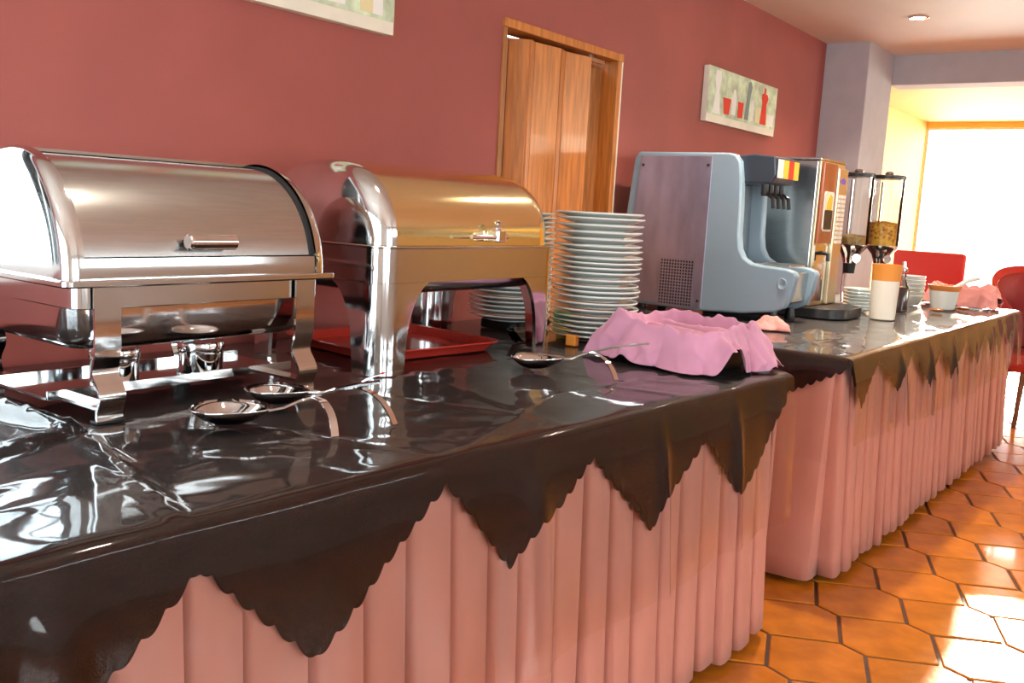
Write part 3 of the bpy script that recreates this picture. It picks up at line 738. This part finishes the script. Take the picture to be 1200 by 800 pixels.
# ------------------------------------------------------------------ cereal dispensers
def cereal(label, x, y, m, fill, flakes):
    r = thing('cereal_dispenser', label, 'cereal dispenser', (x, y, TZ), R(-54), 'cereal dispensers')
    MB().lathe([(0, 0), (.085, 0), (.085, .012), (.02, .018), (.012, .03), (.012, .06), (0, .06)], 28).build('base', CHROME, r)
    MB().tube([(0, .06, .018), (0, .075, .10), (0, .078, .68)], .007, 10).build('stand_pole', CHROME, r)
    MB().lathe([(.0, .235), (.035, .235), (.042, .26), (.05, .285), (.080, .320), (.084, .335), (0, .335)], 28).build('portion_wheel', CHROME, r)
    MB().lathe([(0, .18), (.03, .18), (.034, .234), (0, .234)], 20).build('spout', BLACK, r)
    kn = MB(); kn.lathe([(0, 0), (.006, 0), (.006, .04), (.022, .042), (.022, .06), (0, .06)], 16); kn.v = [(a, -.035-c, .265+b) for a, b, c in kn.v]; kn.build('knob', CHROME, r)
    MB().lathe([(.083, .336), (.083, .690), (.080, .690), (.080, .336)], 32).build('tube', ACRYLIC, r)
    MB().lathe([(0, .691), (.087, .691), (.087, .706), (.080, .712), (0, .713)], 32).build('lid', BLACK, r)
    MB().lathe([(0, .7135), (.02, .7135), (.024, .722), (.016, .732), (0, .734)], 20).build('lid_knob', CHROME, r)
    MB().lathe([(0, .3365), (.0785, .3365), (.0785, fill-.010), (.06, fill), (0, fill+.006)], 28).build('cereal', m, r)
    if flakes:
        fm = None; mbx = MB()
        for k in range(260):
            a = random.uniform(0, 2*PI); z = random.uniform(.345, fill); q = .0791
            if k > 180: q = random.uniform(0, .07); z = fill+.004
            c, s = math.cos(a), math.sin(a); rr = random.uniform(.006, .010); th = random.uniform(0, PI)
            ux, uz = math.cos(th)*rr, math.sin(th)*rr
            if k <= 180: vs = [(c*q-s*ux, s*q+c*ux, z+uz), (c*q+s*uz, s*q-c*uz, z+ux), (c*q+s*ux, s*q-c*ux, z-uz), (c*q-s*uz, s*q+c*uz, z-ux)]
            else: vs = [(c*q-ux, s*q-uz, z+.003), (c*q+uz, s*q-ux, z), (c*q+ux, s*q+uz, z+.003), (c*q-uz, s*q+ux, z+.001)]
            mbx.add(vs, [(0, 1, 2, 3)])
        o = mbx.build('loose_flakes', FLAKE, r, smooth=0); o['kind'] = 'stuff'
    return r
cereal('clear cereal dispenser holding dull brown muesli beside the coffee machine', 5.16, 1.545, MUESLI, .385, False)
cereal('clear cereal dispenser half full of orange corn flakes', 5.34, 1.435, CEREAL, .46, True)

# ------------------------------------------------------------------ small things on the second table
j = thing('milk_jug', 'translucent tapering jug of milk with painted orange reflection at the rim standing by the saucers', 'jug', (4.655, 1.215, TZ))
MB().lathe([(0, 0), (.054, 0), (.058, .004), (.064, .185), (0, .185)], 36).build('milk', MILK, j)
MB().lathe([(.0642, .1855), (.0665, .240), (.0690, .262), (.0665, .262), (.0640, .240), (.0622, .1855)], 36).build('orange_reflection_band', ORANGEJ, j)  # orange reflection at the top of the jug painted as a band
def cups(name, label, cat, x, y, n, prof, pitch, group, m=CERAM, z0=TZ):
    me = None
    for k in range(n):
        if me is None: o = MB().lathe(prof, 32).build(name, m, smooth=35); me = o.data
        else: o = bpy.data.objects.new(name, me); COL.objects.link(o)
        o.location = (x+random.uniform(-.003, .003), y+random.uniform(-.003, .003), z0+k*pitch); tag(o, ordl(n-1-k, 'small white '+cat, label), cat, group)
cups('saucer', 'stack beside the milk jug', 'saucer', 4.93, 1.415, 7, [(0, .002), (.04, .002), (.042, 0), (.046, .003), (.074, .016), (.077, .019), (.075, .021), (.045, .009), (0, .008)], .0165, 'saucers in a stack')
cups('cereal_bowl', 'nested stack behind the sauce bottle', 'bowl', 5.72, 1.34, 6, [(0, .002), (.03, .002), (.034, 0), (.04, .004), (.062, .045), (.066, .058), (.064, .060), (.058, .046), (.036, .010), (0, .008)], .022, 'bowls in a stack')
cups('saucer', 'low pile below the cereal dispensers', 'saucer', 5.0, 1.72, 5, [(0, .002), (.04, .002), (.042, 0), (.046, .003), (.074, .016), (.077, .019), (.075, .021), (.045, .009), (0, .008)], .0165, 'saucers in a low pile')
b = thing('sauce_bottle', 'dark brown sauce bottle with shiny clear pourer', 'bottle', (5.16, 1.265, TZ))
MB().lathe([(0, 0), (.036, 0), (.040, .004), (.040, .125), (.036, .132), (0, .132)], 28).build('bottle_body', mat('dark_syrup', (.025, .008, .006), .2, coat=.5), b)
MB().lathe([(.034, .1325), (.024, .16), (.018, .19), (.018, .215), (.014, .215), (.014, .1325)], 24).build('bottle_neck', GLASS, b)
MB().lathe([(0, .2155), (.022, .2155), (.022, .228), (.012, .235), (.009, .262), (0, .264)], 20).build('pourer', CHROME, b)
b = thing('sauce_pot', 'round white pot with orange rim holding a ladle, near the far basket', 'pot', (5.62, 1.15, TZ))
MB().lathe([(0, .0), (.050, .0), (.062, .006), (.072, .05), (.078, .105), (.076, .105), (.070, .05), (.058, .012), (0, .010)], 36).build('pot_body', CERAM, b)
MB().lathe([(.0785, .1055), (.084, .118), (.088, .135), (.085, .135), (.080, .118), (.0755, .1055)], 36).build('pot_rim', mat('orange_glaze', (.80, .30, .08), .25, coat=.4), b)
MB().lathe([(0, .075), (.0715, .075), (.0715, .078), (0, .078)], 28).build('sauce', MILK, b)
lad = thing('ladle', 'white handled ladle leaning in the white pot', 'ladle', (5.62, 1.15, TZ+.080))
MB().tube([(0.0, .0, .004), (.05, -.045, .045), (.12, -.09, .085), (.19, -.13, .100)], [.014, .012, .012, .013], 10).build('handle', WHITE, lad)
MB().lathe([(0, 0), (.014, .001), (.024, .008), (.027, .018), (.024, .018), (.012, .006), (0, .005)], 20, (-.005, .005, .0)).build('ladle_bowl', WHITE, lad)
for x, y in ((5.40, 1.13), (5.70, 1.06)):
    o = MB().lathe([(0, .003), (.022, .003), (.028, .006), (.034, .014), (.032, .015), (.024, .009), (0, .008)], 24).build('butter_dish', mat('amber_glaze', (.55, .16, .03), .25, coat=.4), loc=(x, y, TZ)); tag(o, 'tiny amber dish between the sauce bottle and the white pot' if x < 5.5 else 'tiny amber dish between the white pot and the far basket', 'dish', 'amber dishes')
# a crumpled small napkin before the juice dispenser and a folded pile behind the coffee machine
def rag(label, loc, rz, sx, sy, hgt, m, seed):
    rows = []
    for i in range(25):
        row = []
        for k in range(25):
            u, v = i/24*2-1, k/24*2-1; e = max(0, 1-max(abs(u), abs(v))**3)
            row.append((u*sx+.012*noise.noise(Vector((v*3, seed, u))), v*sy+.012*noise.noise(Vector((u*3, seed, v))), .003+e*hgt*(.55+.9*abs(noise.noise(Vector((u*2.2+seed, v*2.2, .4)))))))
        rows.append(row)
    tag(MB().grid(rows).build('napkin', m, smooth=70, solid=.002, loc=loc, rot=(0, 0, rz)), label, 'napkin')
rag('small crumpled salmon napkin at the foot of the juice dispenser', (3.72, 1.40, TZ), .4, .10, .07, .045, SALMON, 2)
rag('folded salmon napkin pile between coffee machine and cereal dispensers', (4.86, 1.90, TZ), .2, .09, .09, .10, SALMON, 5)
# odds and ends by the plates
gl = MB(); gl.lathe([(0, .004), (.03, .004), (.034, .0), (.05, .006), (.065, .03), (.068, .042), (.064, .042), (.060, .03), (.046, .010), (0, .009)], 30)
tag(gl.build('glass_bowl', GLASS, loc=(2.475, 1.745, TZ)), 'small clear glass bowl between the chafing dish leg and the plates', 'bowl')
od = MB(); rbox(od, -.012, .012, -.020, .020, 0, .035, .006); tag(od.build('jam_packet', ORANGEJ, bevel=.003, loc=(2.56, 1.625, TZ)), 'small orange packet beside the base of the front plate stack', 'packet')
gp = thing('condiment_jar', 'small jar with green cap and yellow label behind the plates', 'jar', (2.915, 1.89, TZ))
MB().lathe([(0, 0), (.028, 0), (.030, .003), (.030, .075), (.026, .082), (0, .082)], 24).build('jar_body', YELLOW, gp)
MB().lathe([(0, .0825), (.029, .0825), (.029, .125), (.026, .13), (0, .13)], 24).build('cap', mat('green_plastic', (.02, .35, .06), .35), gp)
cb = MB().tube([(2.50, 2.20, TZ+.006), (2.47, 2.19, TZ+.03), (2.43, 2.23, TZ+.12), (2.40, 2.27, TZ+.22), (2.39, 2.285, TZ+.30)], .006, 8)
cb.tube([(2.50, 2.20, TZ+.006), (2.56, 2.17, TZ+.006), (2.62, 2.19, TZ+.006)], .006, 8)
tag(cb.build('power_cable', BLACK), 'black power cable hanging down the red wall behind the rounded chafing dish', 'cable')

# ------------------------------------------------------------------ pictures
def canvas(label, x0, x1, z0, z1, shapes):
    r = thing('canvas_picture', label, 'picture', (x0, WY, z0)); W2 = x1-x0; H2 = z1-z0
    MB().box(0, W2, -.034, -.001, 0, H2).build('canvas', CANVASW, r, smooth=0, bevel=.002)
    MB().box(.001, W2-.001, -.0352, -.0342, H2*.14, H2-.001).build('painted_ground', CANVASG, r, smooth=0)
    for name, m, poly in shapes:
        MB().prism([(p[0]*W2, p[1]*H2) for p in poly], lambda x, z: (x, -.0366, z), lambda x, z: (x, -.0354, z)).build(name, m, r, smooth=0)
PW = mat('white_print', (.86, .86, .82), .8)
PC = mat('cream_print', (.80, .70, .40), .8)
shB = [('painted_vase', PW, [(.07, .17), (.17, .17), (.155, .4), (.14, .6), (.16, .82), (.15, .95), (.09, .95), (.08, .8), (.10, .6), (.085, .4)]),
       ('painted_cup', REDPR, [(.22, .20), (.29, .20), (.31, .50), (.20, .50)]),
       ('painted_bottle', PW, [(.32, .22), (.38, .22), (.385, .55), (.365, .70), (.34, .70), (.325, .55)]),
       ('painted_mug', REDPR, [(.415, .20), (.485, .20), (.49, .50), (.41, .50)]),
       ('painted_bottle', GREYGR, [(.51, .20), (.57, .20), (.575, .60), (.60, .85), (.575, .95), (.545, .92), (.53, .62)]),
       ('painted_bottle', PW, [(.60, .20), (.645, .20), (.645, .45), (.63, .62), (.615, .62), (.60, .45)]),
       ('painted_jar', PC, [(.68, .20), (.735, .20), (.735, .48), (.68, .48)]),
       ('painted_coffee_pot', REDPR, [(.75, .19), (.85, .19), (.835, .60), (.86, .72), (.84, .80), (.815, .80), (.81, .92), (.79, .92), (.785, .80), (.76, .80), (.755, .70), (.77, .60)]),
       ('painted_cup', PW, [(.875, .19), (.96, .19), (.97, .42), (.865, .42)])]
canvas('wide still-life canvas with red coffee pot, hung past the folding door', 4.765, 5.745, 1.762, 2.055, shB)
shA = [('painted_jar', PW, [(.08, .18), (.20, .18), (.21, .62), (.07, .62)]), ('painted_bottle', REDPR, [(.28, .18), (.36, .18), (.36, .7), (.28, .7)]),
       ('painted_jar', PC, [(.48, .18), (.58, .18), (.59, .6), (.47, .6)]), ('painted_jar', PW, [(.65, .19), (.78, .19), (.79, .7), (.64, .7)]), ('painted_bottle', PC, [(.845, .18), (.90, .18), (.90, .8), (.845, .8)]), ('painted_bottle', PW, [(.90, .18), (.945, .18), (.945, .8), (.90, .8)])]
canvas('wide pale green canvas with cream jars, hung above the chafing dishes', 1.335, 2.345, 1.787, 2.08, shA)

# ------------------------------------------------------------------ ceiling downlights
def downlight(x, y, label, watts):
    r = thing('ceiling_downlight', label, 'lamp', (x, y, CZ), 0, 'ceiling downlights')
    MB().lathe([(.040, -.0005), (.058, -.0005), (.058, -.006), (.052, -.010), (.042, -.008)], 32).build('ring', CHROME, r)
    MB().lathe([(0, -.016), (.020, -.013), (.034, -.006), (.039, -.001), (0, -.0005)], 24).build('bulb', mat('lamp_glow', (1, .9, .75), .5, emit=30), r)
    l = bpy.data.lights.new('downlight_beam', 'SPOT'); l.energy = watts; l.spot_size = R(120); l.spot_blend = .8; l.shadow_soft_size = .04; l.color = (1, .84, .66)
    o = bpy.data.objects.new('downlight_beam', l); COL.objects.link(o); o.parent = r; o.location = (0, 0, -.02)
downlight(5.98, 1.54, 'round recessed ceiling downlight in front of the grey pillar', 60)
for x, e, l_ in ((-.6, 15, 'the window beside the buffet'), (1.4, 30, 'the S-legged chafing dish'), (3.7, 110, 'the gap between the buffet tables'), (4.8, 70, 'the coffee machine')): downlight(x, 1.3, 'added unseen ceiling downlight above '+l_, e)  # extra lamps out of view, added to brighten the wall and tables

# ------------------------------------------------------------------ chairs beyond the tables
def tub_chair(label, loc, rz, m, top):
    r = thing('tub_chair', label, 'chair', loc, rz)
    sm = MB(); rings = []
    for s, z in ((.92, .36), (1, .38), (1, .45), (.94, .475), (.5, .485), (.001, .487)):
        rings.append([(x*s, y*s, z) for x, y in rrect(-.24, .24, -.24, .24, .12, 6)])
    sm.loft(rings, True, False).build('seat', m, r, smooth=50)
    rows = []
    for i in range(33):
        a = lerp(-115, 115, i/32); aa = R(a+90); hgt = lerp(top, top-.22, (abs(a)/115)**2.2)
        row = []
        for z, rad in ((.30, .265), (.45, .285), (lerp(.45, hgt, .5), .300), (hgt-.015, .318), (hgt, .308), (hgt-.015, .285), (lerp(.45, hgt, .5), .262), (.487, .25)):
            row.append((math.cos(aa)*rad, math.sin(aa)*rad, z))
        rows.append(row)
    mb = MB().grid(rows); mb.add(rows[0], [tuple(range(8))]); mb.add(rows[-1], [tuple(range(8))])
    mb.build('backrest', m, r, smooth=60)
    for sx in (-1, 1):
        for sy in (-1, 1): MB().tube([(sx*.20, sy*.20, 0), (sx*.17, sy*.17, .37)], [.014, .020], 10).build('leg', DWOOD, r)
tub_chair('maroon tub chair standing just past the far end of the buffet', (7.05, .80, 0), R(-60), MAROON, .99)
tub_chair('orange-red tub chair behind the maroon tub chair', (8.2, 1.02, 0), R(-70), REDUPH, 1.0)
hc_ = thing('high_back_chair', 'red upholstered high-backed chair in the bright far room', 'chair', (8.75, 1.93, 0), R(100))
MB().box(-.28, .28, -.27, .25, .36, .47).build('seat', REDUPH, hc_, smooth=0, bevel=.03)
MB().box(-.28, .28, .20, .30, .34, 1.06).build('backrest', REDUPH, hc_, smooth=0, bevel=.03)
for sx in (-.24, .24):
    for sy in (-.22, .26): MB().tube([(sx, sy, 0), (sx, sy, .36)], [.016, .022], 10).build('leg', DWOOD, hc_)
# red curtain at the far window
rows = []
for i in range(120):
    t = i/119; y = lerp(.25, 1.28, t); x = XE-.10+.035*math.sin(t*75)
    rows.append([(x, y, 2.36), (x, y, 1.2), (x-.01, y, .04)])
tag(MB().grid(rows).build('curtain', REDUPH, smooth=60, solid=.003), 'red curtain hanging at the far window', 'curtain')
rd = MB().tube([(XE-.10, .15, 2.375), (XE-.10, 1.32, 2.375)], .012, 10)
tag(rd.build('curtain_rail', CHROME), 'slim metal rail carrying the red curtain', 'rail')
